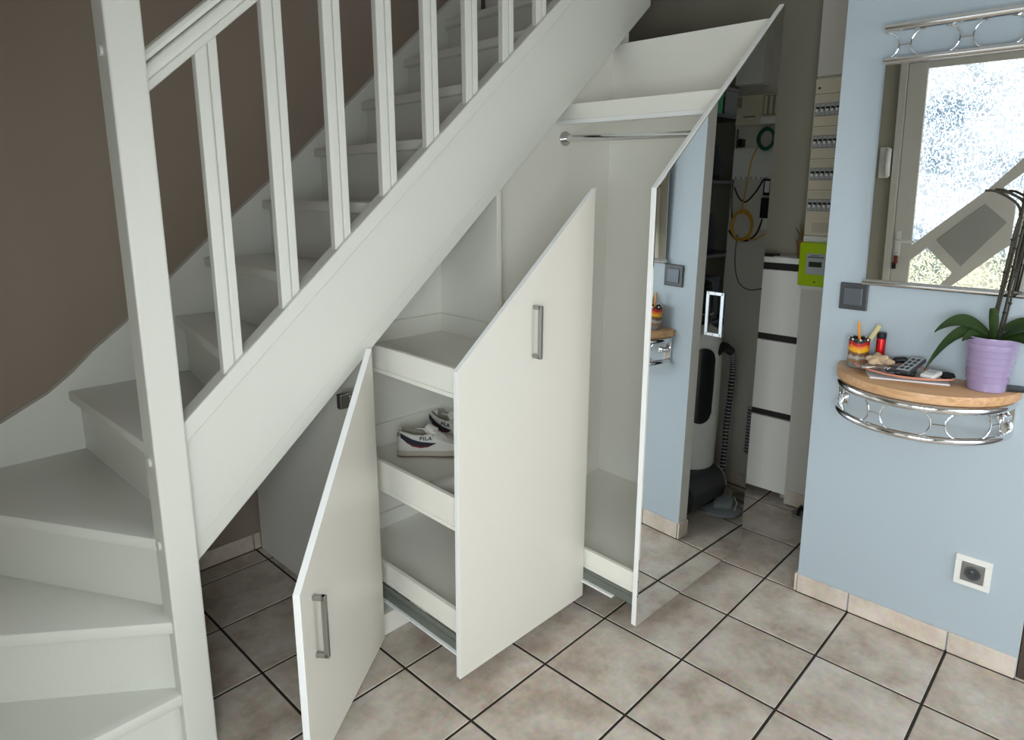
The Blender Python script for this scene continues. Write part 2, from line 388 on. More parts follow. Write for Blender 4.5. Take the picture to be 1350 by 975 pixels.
# entrance door, seen in the chrome wall mirror
d1 = thing('door_1', 'white entrance door with hammered glass and slanted panel', 'door', (-2.95, 0.29, 0), kind='structure')
xf = -2.92
obj('door_frame', MB().box(-2.99, -2.905, 0.725, 0.775, 0, 2.38, .004).box(-2.99, -2.905, -0.20, -0.15, 0, 2.38, .004).box(-2.99, -2.905, -0.15, 0.725, 2.335, 2.38, .004), PVC, d1)
obj('stile', MB().box(-2.97, xf, 0.60, 0.722, 0.01, 2.33, .004), PVC, d1)
obj('stile', MB().box(-2.97, xf, -0.148, -0.03, 0.01, 2.33, .004), PVC, d1)
obj('top_rail', MB().box(-2.968, xf-.001, -0.03, 0.60, 2.285, 2.33, .003), PVC, d1)
obj('bottom_rail', MB().box(-2.968, xf-.001, -0.03, 0.60, 0.01, 0.22, .003), PVC, d1)
obj('glass_pane', MB().box(-2.952, -2.944, -0.03, 0.60, 0.22, 2.285), DGLASS, d1)
blk = [(0.60, 0.955), (0.60, 1.07), (0.161, 1.475), (0.08, 1.48), (0.0, 1.36), (0.0, 1.10), (0.053, 1.056), (0.313, 0.796), (0.396, 0.788), (0.322, 0.885), (0.496, 1.057)]
obj('slanted_panel', MB().prism(blk, 'x', -2.968, xf-.002, .002), PVC, d1)
obj('slanted_bar', MB().prism([(0.161, 1.475), (-0.03, 1.695), (-0.03, 1.585), (0.08, 1.48)], 'x', -2.968, xf-.004, .002), PVC, d1)
obj('slanted_bar', MB().prism([(0.313, 0.80), (0.396, 0.79), (0.60, 0.58), (0.60, 0.48)], 'x', -2.968, xf-.004, .002), PVC, d1)
obj('panel_inset', MB().prism([(0.442, 1.116), (0.172, 1.371), (0.035, 1.25), (0.27, 0.939)], 'x', xf-.004, xf+.004, .003), PVCP, d1)
hp = obj('handle_plate', MB().box(xf, xf+.010, 0.672, 0.706, 0.98, 1.17, .004), WPLAST, d1)
obj('lever', MB().tube([(xf+.01, .69, 1.10), (xf+.05, .69, 1.10), (xf+.055, .67, 1.10), (xf+.055, .57, 1.10)], .010, 10), WPLAST, hp, True)
kk = thing('key_ring', 'small reddish key ring hanging from the entrance door lock', 'keys', (xf+.025, .69, 0.93))
obj('key', MB().box(xf+.010, xf+.05, .687, .693, 1.005, 1.012), STEEL, kk)
obj('fob', MB().box(xf+.018, xf+.032, .676, .704, .93, .99, .005), mat('fob_red', (120, 50, 44), .6), kk)
obj('fob_tag', MB().box(xf+.018, xf+.030, .684, .712, .89, .94, .004), BLACK, kk)
ph = thing('intercom_handset', 'white intercom handset on the wall beside the entrance door', 'handset', (X0, .835, 1.64))
obj('base', MB().box(X0, X0+.03, .80, .87, 1.55, 1.77, .008), WPLAST, ph)
obj('receiver', MB().tube([(X0+.045, .80, 1.755), (X0+.062, .80, 1.71), (X0+.062, .80, 1.61), (X0+.045, .80, 1.565)], [.016, .02, .02, .016], 10), WPLAST, ph, True)
# dark interior door at the right edge
d2o = thing('door_2', 'dark brown interior door beside the pale blue wall', 'door', (0.03, -1.0, 0), kind='structure')
obj('door_frame', MB().box(0.012, 0.065, -0.585, -0.537, 0, 2.08, .003).box(0.012, 0.065, -1.46, -1.41, 0, 2.08, .003).box(0.012, 0.065, -1.41, -0.585, 2.03, 2.08, .003), DOORB, d2o)
obj('leaf', MB().box(0.022, 0.06, -1.408, -0.588, 0.006, 2.028, .003), DOORB, d2o)
obj('handle', MB().tube([(0.022, -.66, 1.02), (-.03, -.66, 1.02), (-.035, -.68, 1.02), (-.035, -.78, 1.02)], .009, 10), STEEL, d2o, True)

# ================================================================== STAIRCASE
st = thing('staircase', 'white painted wooden winder staircase with newel post and balusters', 'staircase', (-1.93, 1.16, 0))
RH = 0.2195
SX = -1.93                                                 # newel
def lerp(a, b, t): return (a[0]+(b[0]-a[0])*t, a[1]+(b[1]-a[1])*t)
YF, YB = 1.185, 2.085                                       # string inner faces
XW = X0+0.0
# nosing lines (inner end, outer end)
nose = {1: ((-1.965, 1.13), (XW, 1.13)), 2: ((-1.968, 1.135), (XW, 1.965)), 3: ((-1.955, 1.17), (-2.44, YB)),
        4: ((-1.925, 1.22), (-1.942, YB)), 5: ((-1.725, YF), (-1.575, YB)), 6: ((-1.492, YF), (-1.452, YB)), 7: ((-1.247, YF), (-1.205, YB)),
        8: ((-1.003, YF), (-0.96, YB)), 9: ((-0.760, YF), (-0.716, YB)), 10: ((-0.516, YF), (-0.474, YB)), 11: ((-0.272, YF), (-0.220, YB)), 12: ((-0.028, YF), (0.03, YB))}
corners = {2: [(XW, YB)]}                                   # extra outer corner between nosing 2 and 3
TT = 0.036
def back_off(k, d):                                        # riser line: nosing line moved back by d
    (ax, ay), (bx, by) = nose[k]; dx, dy = bx-ax, by-ay; L = math.hypot(dx, dy); nx, ny = dy/L, -dx/L
    if k <= 3: nx, ny = -nx, -ny
    # moving 'up the stair'
    if k == 1: nx, ny = 0, 1
    elif k <= 3:
        c = (-2.0+0.4, 1.8); mid = ((ax+bx)/2, (ay+by)/2)
        if (c[0]-mid[0])*nx+(c[1]-mid[1])*ny < 0: nx, ny = -nx, -ny
    else:
        if nx < 0: nx, ny = -nx, -ny
    return (ax+nx*d, ay+ny*d), (bx+nx*d, by+ny*d)
for k in range(1, 12):
    z = RH*k; a, bb = nose[k]; c, d = back_off(k+1, 0.045)
    poly = [a, bb] + corners.get(k, []) + [d, c]
    if k == 1: poly = [a, bb, (XW, 2.0), c]
    if k == 2: poly = [a, bb, (XW, YB), d, c]
    obj('tread', MB().prism(poly, 'z', z-TT, z, .006), PAINT, st, True)
    (ra, rb) = back_off(k, 0.030); (rc, rd) = back_off(k, 0.048)
    obj('riser', MB().prism([ra, rb, rd, rc], 'z', RH*(k-1) if k > 1 else 0.0, z-TT), PAINT, st)
ra, rb = back_off(12, .03); rc, rd = back_off(12, .048)
obj('riser', MB().prism([ra, rb, rd, rc], 'z', RH*11, H), PAINT, st)
# outer string: board, capping, lower fascia
stop = lambda x: 0.977+0.903*(x+1.877)
sbot = lambda x: 1.087+0.875*(x+1.283)
xa, xb = -1.895, 0.20
obj('stringer', MB().prism([(xa, sbot(xa)+.058), (xb, sbot(xb)+.058), (xb, stop(xb)-.005), (xa, stop(xa)-.005)], 'y', 1.162, 1.20, .002), PAINT, st)
obj('stringer_fascia', MB().prism([(xa, sbot(xa)), (.24, sbot(.24)), (.24, sbot(.24)+.060), (xa, sbot(xa)+.060)], 'y', 1.166, 1.192, .0015), PAINT, st)
obj('stringer_cap', MB().prism([(xa, stop(xa)-.060), (xb, stop(xb)-.060), (xb, stop(xb)), (xa, stop(xa))], 'y', 1.148, 1.208, .004), PAINT, st)
# wall string
top = [(-2.95, .66), (-2.6, .70), (-2.35, .745), (-2.134, .807), (-2.0, .878), (-1.92, .94), (-1.855, 1.004), (-1.739, 1.095), (-1.579, 1.245), (-1.341, 1.46), (-1.053, 1.705), (-.631, 2.098), (-.349, 2.356), (.03, 2.70)]
bot = [(.03, 2.25), (-.349, 1.90), (-1.05, 1.26), (-1.58, .80), (-1.80, .60), (-1.93, .35), (-2.95, .2)]
obj('wall_stringer', MB().prism(top+bot, 'y', YB-.003, Y1W, .002), PAINT, st)
obj('side_stringer', MB().prism([(1.10, 0), (Y1W, 0), (Y1W, .68), (1.8, .62), (1.10, .30)], 'x', X0, X0+.03), PAINT, st)
# newel
nw = obj('newel_post', MB().box(-1.966, -1.888, 1.125, 1.205, 0, 2.24, .005), PAINT, st)
obj('newel_cap', MB().box(-1.976, -1.878, 1.115, 1.215, 2.24, 2.265, .006), PAINT, nw)
for z in (1.879, .884, .652): obj('bolt_plug', MB().cyl((-1.9655, 1.165, z), (-1.972, 1.165, z), .013, 14), PAINT, nw, True)
# handrail
rtop = lambda x: 1.892+.925*(x+1.871)
obj('handrail', MB().prism([(-1.888, rtop(-1.888)-.060), (-.2, rtop(-.2)-.060), (-.2, rtop(-.2)-.022), (-1.888, rtop(-1.888)-.022)], 'y', 1.150, 1.206, .008), PAINT, st, True)
obj('handrail_grip', MB().prism([(-1.888, rtop(-1.888)-.022), (-.2, rtop(-.2)-.022), (-.2, rtop(-.2)+.012), (-1.888, rtop(-1.888)+.012)], 'y', 1.158, 1.198, .012), PAINT, st, True)
obj('handrail_base', MB().prism([(-1.888, rtop(-1.888)-.086), (-.2, rtop(-.2)-.086), (-.2, rtop(-.2)-.060), (-1.888, rtop(-1.888)-.060)], 'y', 1.158, 1.198, .003), PAINT, st)
for i in range(9):
    x = -1.766+.1772*i; wd = .056
    m = MB()
    for p, q in ((x, x+.030), (x+.033, x+wd)):
        m.prism([(p, stop(p)-.002), (q, stop(q)-.002), (q, rtop(q)-.084), (p, rtop(p)-.084)], 'y', 1.162, 1.188, .003)
    m.prism([(x+.004, stop(x)), (x+wd-.004, stop(x+wd)-.002), (x+wd-.004, rtop(x+wd)-.085), (x+.004, rtop(x)-.085)], 'y', 1.168, 1.186)
    obj('baluster', m, PAINT, st)

# ================================================================== UNDER-STAIR CABINET
slope = lambda x: 1.055+.868*(x+1.285)                      # closed door tops
cb = thing('understair_cabinet', 'white fitted cabinet under the stairs with an open hinged door', 'cabinet', (-.9, 1.2, 0))
obj('divider_panel', MB().prism([(1.20, 0), (2.105, 0), (2.105, 1.02), (1.20, 1.02)], 'x', -1.312, -1.294, .001), LAMI, cb)
obj('divider_panel', MB().prism([(1.20, .09), (2.075, .09), (2.075, 1.52), (1.20, 1.58)], 'x', -.704, -.682, .001), LAMI, cb)
obj('side_panel', MB().prism([(1.20, 0), (2.075, 0), (2.075, 2.2), (1.20, 2.36)], 'x', .105, .125, .001), LAMI, cb)
obj('plinth', MB().box(-1.292, .103, 1.19, 1.206, 0.001, .082, .001), LAMI, cb)
obj('bottom_panel', MB().box(-1.292, .103, 1.207, 2.075, .06, .078), LAMI, cb)
# hinged door
TH = radians(37.1)
hx, hy, wd, zb, ztr = -1.326, 1.125, .572, .048, 1.082
def dp(s, z, d=0.0):                                        # door point: s from hinge edge, d out of the front face
    return (hx - cos(TH)*s - (-sin(TH))*(-d)*(-1)*(-1) if False else hx - cos(TH)*s + sin(TH)*d, hy - sin(TH)*s - cos(TH)*d, z)
def dprism(poly, d0, d1, bev=0.0, mi=0):
    m = rim(MB().prism(poly, 'y', -d1, -d0, bev, mi))        # local x = s, y = -d
    Mx = Matrix(((-cos(TH), -sin(TH), 0, hx), (-sin(TH), cos(TH), 0, hy), (0, 0, 1, 0), (0, 0, 0, 1)))
    return m.xform(Mx)
def rim(m):                                                  # edge band, light put into its white, on a front panel's rim (built along y)
    for f in m.bm.faces:
        f.normal_update()
        if abs(f.normal.y) < .6: f.material_index = 1
    return m
dr = obj('door', dprism([(0, zb), (wd, zb), (wd, ztr-.868*wd), (0, ztr)], -.019, 0, .0012), [LAM, EDGE], cb)
def dhandle(s, z0, z1):
    m = MB()
    r = .0065
    for z in (z0+r, z1-r): m.xform(Matrix.Identity(4)); m.box(s-r, s+r, -.034, 0, z-r, z+r, .0015)
    m.box(s-r, s+r, -.036, -.023, z0, z1, .0015)
    return m
Mx = Matrix(((-cos(TH), -sin(TH), 0, hx), (-sin(TH), cos(TH), 0, hy), (0, 0, 1, 0), (0, 0, 0, 1)))
obj('handle', dhandle(.505, .365, .545).xform(Mx), STEEL, dr)
obj('hinge', MB().box(-.065, -.02, -.012, .012, .0, .05, .003).box(-.03, .02, -.02, .012, .008, .042, .004).xform(Matrix.Translation((-1.325, 1.235, .87))), STEEL, dr)

# ---- pull-out with trays (shoe unit), local frame: x along the front, y into the depth
p2 = thing('pullout_shoe_unit', 'white pull-out shoe unit with slanted front and three trays', 'drawer unit', (-1.285, .772, .052), (.016, 0, -.003))
W2, hl, hr = .612, 1.012, 1.538
fr = obj('front_panel', rim(MB().prism([(0, 0), (W2, 0), (W2, hr), (0, hl)], 'y', 0, .019, .0012)), [LAM, EDGE], p2, local=True)
obj('handle', dhandle(.316, 1.000, 1.172), STEEL, fr, local=True)
sl2 = lambda x: hl+(hr-hl)/W2*x
obj('back_panel', MB().prism([(.034, .10), (.578, .10), (.578, sl2(.578)-.03), (.034, sl2(.034)-.02)], 'y', .792, .808, .001), LAMI, p2, local=True)
for z0, z1 in ((.912, 1.004), (.478, .588), (.118, .196)):
    t = obj('tray', MB().box(.034, .578, .019, .792, z0, z0+.014, .001), LAMI, p2, local=True)
    obj('side_board', MB().box(.036, .051, .019, .792, z0+.0145, z1, .0012), LAMI, t, local=True)
    obj('side_board', MB().box(.563, .578, .019, .792, z0+.0145, z1, .0012), LAMI, t, local=True)
    obj('end_board', MB().box(.0515, .5625, .777, .7915, z0+.0145, z1, .0012), LAMI, t, local=True)
for x in (.020, .580):
    rn = obj('runner', MB().box(x, x+.013, .03, .80, .070, .114, .001).box(x-.004, x+.017, .02, .58, .080, .104, .001), ZINC, p2, local=True)
    obj('runner_rail', MB().box(x-.010, x+.022, .02, .46, .064, .0695, .0008), EDGE, rn, local=True)

# ---- mirrored wardrobe pull-out
p3 = thing('pullout_wardrobe', 'tall pull-out wardrobe with slanted mirror front and hanging rail', 'drawer unit', (-.700, .5055, .060), (.01272, 0, -.0291))
W3, gl, gr = .770, 1.530, 2.212
sl3 = lambda x: gl+(gr-gl)/W3*x
fr = obj('front_panel', rim(MB().prism([(0, 0), (W3, 0), (W3, gr), (0, gl)], 'y', .001, .020, .0012)), [LAM, EDGE], p3, local=True)
mi = obj('mirror', MB().prism([(.002, .002), (W3-.002, .002), (W3-.002, sl3(W3-.002)-.003), (.002, sl3(.002)-.003)], 'y', -.0035, .0006), [MIRR], p3, local=True, label='full-height mirror panel')
obj('handle', dhandle(.405, 1.000, 1.165).xform(Matrix.Translation((0, -.0035, 0))), CHROME, fr, local=True)
obj('back_panel', MB().prism([(.030, .09), (.752, .09), (.752, sl3(.752)-.03), (.030, sl3(.030)-.02)], 'y', .795, .812, .001), LAMI, p3, local=True)
obj('side_panel', MB().box(.752, .768, .021, .812, .09, 2.165, .001), LAMI, p3, local=True)
t = obj('tray', MB().box(.030, .751, .0205, .794, .100, .116, .001), LAMI, p3, local=True)
obj('side_board', MB().box(.030, .046, .0205, .794, .117, .178, .0012), LAMI, t, local=True)
cr = obj('cross_rail', MB().box(.388, .406, .0205, .794, 1.806, 1.868, .0012), LAMI, p3, local=True)
obj('edge_strip', MB().box(.382, .407, .0205, .794, 1.788, 1.8055, .0012), EDGE, cr, local=True)
rod = obj('hanging_rail', MB().cyl((.268, .0205, 1.712), (.436, .790, 1.735), .0135, 20), CHROME, p3, True, local=True)
obj('rail_flange', MB().cyl((.4355, .7945, 1.7352), (.434, .783, 1.735), .030, 24), CHROME, rod, True, local=True)
obj('rail_flange', MB().cyl((.268, .0205, 1.712), (.270, .031, 1.7122), .027, 24), CHROME, rod, True, local=True)
for x in (.022, .735):
    rn = obj('runner', MB().box(x, x+.013, .03, .80, .058, .098, .001).box(x-.004, x+.017, .02, .70, .066, .090, .001), ZINC, p3, local=True)
    obj('runner_rail', MB().box(x-.012, x+.022, .12, .60, .050, .0565, .0008), EDGE, rn, local=True)

# ================================================================== PALE BLUE WALL
sw = thing('light_switch', 'dark grey square light switch under the corner of the wall mirror', 'light switch', (0, .088, 1.218))
obj('frame', MB().box(-.010, 0, .040, .136, 1.170, 1.266, .003), mat('switch_frame', (74, 76, 78), .35, .4), sw)
obj('rocker', MB().box(-.014, -.0102, .057, .119, 1.187, 1.249, .002), mat('switch_rocker', (96, 104, 112), .3, .4), sw)

so = thing('power_socket', 'power socket with grey insert and white square frame near the floor', 'socket', (0, -.379, .325))
m = MB()
m.box(-.010, 0, -.432, -.327, .358, .378, .001).box(-.010, 0, -.432, -.327, .272, .290, .001).box(-.010, 0, -.346, -.327, .2905, .3575, .001).box(-.010, 0, -.432, -.413, .2905, .3575, .001)
obj('frame', m, WPLAST, so)
obj('insert', MB().box(-.013, -.002, -.4125, -.3465, .291, .357, .002), mat('socket_grey', (128, 126, 122), .4, .3), so)
ring = obj('socket_ring', MB().tube(arc((-.3795, .324), .0225, 0, 2*pi*.97, 28, lambda a, c: (-.0135, a, c)), .0026, 6, closed=True), DGREY, so, True)
obj('well', MB().cyl((-.0131, -.3795, .324), (-.0138, -.3795, .324), .021, 24), DARK, ring, True)
obj('earth_pin', MB().cyl((-.0139, -.3795, .335), (-.022, -.3795, .335), .0026, 10), CHROME, ring, True)
for dy in (-.0095, .0095): obj('pin_hole', MB().cyl((-.0139, -.3795+dy, .322), (-.0145, -.3795+dy, .322), .0028, 10), BLACK, ring, True)

# wall mirror hanging slightly forward, local frame: y along the wall, z up
LW = radians(1.6)
wm = thing('wall_mirror', 'rectangular wall mirror between chrome rails above the half-round shelf', 'mirror', (-.022, 0, 1.28), (0, -LW, 0))
obj('backing', MB().box(.003, .011, -.402, .045, .004, .712), DARK, wm, local=True)
obj('mirror_glass', MB().box(0, .003, -.404, .048, .002, .714), MIRR, wm, local=True)
obj('bottom_rail', MB().cyl((-.006, .055, -.004), (-.006, -.411, -.004), .0105, 18), CHROME, wm, True, local=True)
obj('lower_top_rail', MB().cyl((-.008, .050, .722), (-.008, -.406, .722), .0105, 18), CHROME, wm, True, local=True)
obj('upper_top_rail', MB().cyl((-.008, .053, .822), (-.008, -.409, .822), .0140, 18), CHROME, wm, True, local=True)
for c in (-.007, -.177, -.347):
    for s in (1, -1):
        obj('wire_arc', MB().tube(arc((c+s*.057, .768), .040, pi/2, pi/2+s*pi, 16, lambda a, z: (-.008, a, z)), .0026, 8), CHROME, wm, True, local=True)
    obj('wire_link', MB().cyl((-.008, c+.017, .768), (-.008, c-.017, .768), .0022, 8), CHROME, wm, True, local=True)

# half-round shelf
sh = thing('half_round_shelf', 'half-round beech wall shelf with chrome gallery rails', 'shelf', (0, -.165, .83))
SC = (0.0, -.165); SR = .276
hd = [(SC[0]-SR*sin(pi*i/40), SC[1]+SR*cos(pi*i/40)) for i in range(41)]
obj('shelf_board', MB().prism([(p[0]-.0005, p[1]) for p in hd], 'z', .950, .980, .003), WOOD, sh, True)
def rail(z, r, R0, a0=0.02, a1=pi-.02): return MB().tube([(SC[0]-R0*sin(a0+(a1-a0)*i/40)-.012, SC[1]+R0*cos(a0+(a1-a0)*i/40), z) for i in range(41)], r, 14)
obj('upper_rail', rail(.934, .0135, .258), CHROME, sh, True)
obj('lower_rail', rail(.836, .0115, .258), CHROME, sh, True)
for deg in (31, 72, 113, 154):
    a0 = radians(deg)
    for s in (1, -1):
        obj('wire_arc', MB().tube(arc((s*.062, .885), .042, pi/2, pi/2+s*pi, 14, lambda q, z: (-.012-.258*sin(a0-q/.258), SC[1]+.258*cos(a0-q/.258), z)), .0027, 8), CHROME, sh, True)
    obj('wire_link', MB().cyl((-.012-.258*sin(a0-.02/.258), SC[1]+.258*cos(a0-.02/.258), .885), (-.012-.258*sin(a0+.02/.258), SC[1]+.258*cos(a0+.02/.258), .885), .0023, 8), CHROME, sh, True)
for y in (.085, -.415):
    br = obj('bracket', MB().box(-.012, -.0002, y-.016, y+.016, .822, .949, .002), CHROME, sh)
    s = -1 if y > 0 else 1
    obj('clamp', MB().cyl((-.012, y, .885), (-.034, y+s*.012, .885), .011, 14).lathe([(.004, -.014), (.013, -.008), (.014, 0), (.012, .009), (.003, .014)], (-.040, y+s*.016, .885), 14), CHROME, br, True)

# things on the shelf
ZS = .980
def cupmat():
    m = bpy.data.materials.new('painted_cup'); m.use_nodes = True; nt = m.node_tree; b = nt.nodes['Principled BSDF']
    tc = nt.nodes.new('ShaderNodeTexCoord'); sp = nt.nodes.new('ShaderNodeSeparateXYZ'); nt.links.new(tc.outputs['Object'], sp.inputs[0])
    n = nt.nodes.new('ShaderNodeTexNoise'); n.inputs['Scale'].default_value = 45; n.inputs['Detail'].default_value = 1; nt.links.new(tc.outputs['Object'], n.inputs['Vector'])
    mr = nt.nodes.new('ShaderNodeMath'); mr.operation = 'MULTIPLY_ADD'; nt.links.new(n.outputs['Fac'], mr.inputs[0]); mr.inputs[1].default_value = .022; nt.links.new(sp.outputs['Z'], mr.inputs[2])
    sc_ = nt.nodes.new('ShaderNodeMath'); sc_.operation = 'DIVIDE'; nt.links.new(mr.outputs[0], sc_.inputs[0]); sc_.inputs[1].default_value = .112
    r = nt.nodes.new('ShaderNodeValToRGB'); r.color_ramp.interpolation = 'CONSTANT'; e = r.color_ramp.elements
    e[0].position = 0; e[0].color = srgb(120, 122, 120); e[1].position = .25; e[1].color = srgb(140, 104, 74)
    for p, c in ((.38, (160, 158, 150)), (.48, (120, 84, 60)), (.60, (226, 168, 24)), (.74, (226, 110, 30)), (.82, (176, 26, 24)), (.92, (36, 30, 32))):
        q = e.new(p); q.color = srgb(*c)
    nt.links.new(sc_.outputs[0], r.inputs['Fac']); nt.links.new(r.outputs['Color'], b.inputs['Base Color']); b.inputs['Roughness'].default_value = .3
    return m
cp = thing('pencil_cup', 'painted pencil cup with red and yellow band on the half-round shelf', 'cup', (-.062, .037, ZS))
obj('cup', MB().lathe([(.032, 0), (.035, .004), (.034, .05), (.034, .102), (.031, .103), (.030, .02), (.0, .018)], (-.062, .037, ZS), 28, cap1=False), cupmat(), cp, True)
for k in range(16):
    a = 2*pi*k/16; obj('rim_bead', MB().lathe([(.001, -.004), (.0045, 0), (.001, .004)], (-.062+.0335*cos(a), .037+.0335*sin(a), ZS+.101), 8), WPLAST if k % 2 else DARK, cp, True)
pe = thing('pencil', 'orange pencil standing in the painted cup', 'pencil', (-.062, .037, ZS+.02))
obj('barrel', MB().tube([(-.058, .030, ZS+.022), (-.066, .043, ZS+.155)], .0048, 6), PENCIL, pe)
obj('eraser', MB().tube([(-.066, .043, ZS+.1552), (-.0664, .0436, ZS+.162)], .0046, 8), mat('eraser', (222, 170, 130), .7), pe, True)
stk = MB().box(-.0015, .0015, -.007, .007, 0, .148, .0008).xform(Matrix.Translation((-.055, .045, ZS+.022)) @ Euler((radians(27), 0, 0)).to_matrix().to_4x4())
solo('wooden_stick', stk, BALSA, 'flat pale wooden stick leaning out of the painted cup', 'stick', (-.055, .045, ZS+.022))
lt = thing('red_torch', 'small red metal torch with black cap standing behind the toy', 'torch', (-.035, -.026, ZS))
obj('foot', MB().lathe([(.014, 0), (.0155, .003), (.0155, .020)], (-.035, -.026, ZS), 20), BLACK, lt, True)
obj('body', MB().lathe([(.0145, .0205), (.015, .024), (.015, .104), (.0145, .106)], (-.035, -.026, ZS), 20), RED, lt, True)
obj('cap', MB().lathe([(.0150, .1065), (.0158, .109), (.0158, .126), (.014, .128)], (-.035, -.026, ZS), 20), BLACK, lt, True)
# dish with odds and ends, on a magazine
mg = MB().prism([(-.196, -.045), (-.118, -.262), (-.040, -.235), (-.120, -.01)], 'z', ZS, ZS+.005, .0006)
solo('magazine', mg, PAPER, 'thin white leaflet lying under the dish on the shelf', 'leaflet', (-.14, -.14, ZS))
rim = [(-.102+(.072+.014*cos(2*t))*cos(t)*1.0, -.118+(.150)*sin(t)*(1 if sin(t) > 0 else 1.0)) for t in [2*pi*k/40 for k in range(40)]]
def shrink(s, z): return [(-.102+(p[0]+.102)*s, -.118+(p[1]+.118)*s, z) for p in rim]
ds = thing('trinket_dish', 'oval dish with salmon rim holding keys and remotes', 'dish', (-.102, -.118, ZS+.005))
obj('bowl', MB().loft([shrink(.55, ZS+.0055), shrink(.80, ZS+.010), shrink(.985, ZS+.020), shrink(.97, ZS+.021), shrink(.78, ZS+.0125), shrink(.5, ZS+.0085)]), mat('dish_inner', (196, 186, 176), .4, var=.15, vscale=60), ds, True)
obj('rim', MB().tube(shrink(1.0, ZS+.0205), .0032, 8, closed=True), PINK, ds, True)
def rbox(sx, sy, sz, loc, rz, bev=.003, rx=0, ry=0): return MB().box(-sx/2, sx/2, -sy/2, sy/2, 0, sz, bev).xform(Matrix.Translation(loc) @ Euler((rx, ry, rz)).to_matrix().to_4x4())
rc_loc = (-.092, -.140, ZS+.032); rcr = (radians(-3), radians(-14), radians(-12))
RM = Matrix.Translation(rc_loc) @ Euler(rcr).to_matrix().to_4x4()
rc = thing('remote_control', 'grey remote control with dark keys on top of the dish', 'remote control', rc_loc, rcr)
obj('case', MB().box(-.058, .058, -.024, .024, 0, .014, .004), DARK, rc, local=True)
obj('face', MB().box(-.053, .053, -.020, .020, .0142, .0152, .001), LGREY, rc, local=True)
for ix in range(4):
    for iy in range(2): obj('button', MB().box(-.045+ix*.024, -.030+ix*.024, -.014+iy*.017, -.004+iy*.017, .0154, .0172, .001), BLACK, rc, local=True)
b1 = thing('white_remote', 'small white plastic gate remote on the dish', 'remote control', (-.118, -.207, ZS+.021), (0, radians(-8), radians(-14)))
obj('case', MB().box(-.030, .030, -.021, .021, 0, .014, .004), WPLAST, b1, local=True)
obj('button', MB().box(-.006, .006, -.013, .013, .0142, .0155, .001), LGREY, b1, local=True)
obj('button', MB().box(.010, .020, -.013, .013, .0142, .0155, .001), LGREY, b1, local=True)
solo('black_pouch', MB().lathe([(.004, 0), (.026, .003), (.030, .010), (.024, .019), (.006, .023)], (-.085, -.247, ZS+.013), 18, sx=.7, sy=.75), BLKCL, 'small black pouch at the right end of the dish', 'pouch', (-.085, -.247, ZS+.013), True)
solo('black_wallet', rbox(.07, .085, .016, (-.115, -.118, ZS+.013), radians(8), .006), BLACK, 'black wallet lying under the grey remote', 'wallet', (-.115, -.118, ZS+.013))
solo('black_strap', MB().tube([(-.045, -.060, ZS+.020), (-.035, -.080, ZS+.038), (-.032, -.105, ZS+.042), (-.034, -.130, ZS+.026)], [.006, .011, .012, .007], 12), BLACK, 'black curved strap behind the beige toy', 'strap', (-.035, -.09, ZS+.02), True)
pk = thing('pocket_knife', 'silver and black pocket knife at the left of the dish', 'knife', (-.145, -.045, ZS+.022), (0, 0, radians(-66)))
obj('handle', MB().box(-.045, .045, -.008, .008, 0, .009, .003), BLACK, pk, local=True)
obj('blade', MB().box(-.042, .042, -.0086, -.0082, .002, .008).box(-.044, .044, -.0095, -.006, .0035, .0105, .001), CHROME, pk, local=True)
ty = thing('felt_toy', 'beige felt starfish-like toy lying on the dish', 'toy', (-.088, -.043, ZS+.030))
m = MB()
cx, cy, cz = -.100, -.040, ZS+.046
m.lathe([(.003, -.020), (.018, -.014), (.022, 0), (.018, .012), (.003, .018)], (cx, cy, cz), 16)
obj('body', m, BEIGE, ty, True)
for a, L in ((20, .040), (95, .038), (160, .042), (235, .040), (300, .052)):
    a = radians(a); obj('limb', MB().tube([(cx+.010*cos(a), cy+.010*sin(a), cz), (cx+L*.7*cos(a), cy+L*.7*sin(a), cz+.010*sin(2*a)), (cx+L*cos(a), cy+L*sin(a), cz+.014*sin(2*a)+.003)], [.012, .0125, .006], 10), BEIGE, ty, True)
kr = thing('key_bunch', 'dark bunch of keys lying in the middle of the dish', 'keys', (-.15, -.10, ZS+.014))
obj('ring', MB().tube(arc((-.152, -.095), .013, 0, 2*pi*.95, 20, lambda a, c: (a, c, ZS+.022)), .0015, 6, closed=True), STEEL, kr, True)
for q in range(3): obj('key', rbox(.045, .011, .0025, (-.152+.012*q-.01, -.088-.014*q, ZS+.017+.003*q), radians(30*q-50), .0006), DGREY, kr)
solo('black_phone', rbox(.055, .10, .010, (-.038, -.408, ZS), radians(24), .003), BLACK, 'flat black phone lying behind the lilac pot', 'phone', (-.038, -.408, ZS))

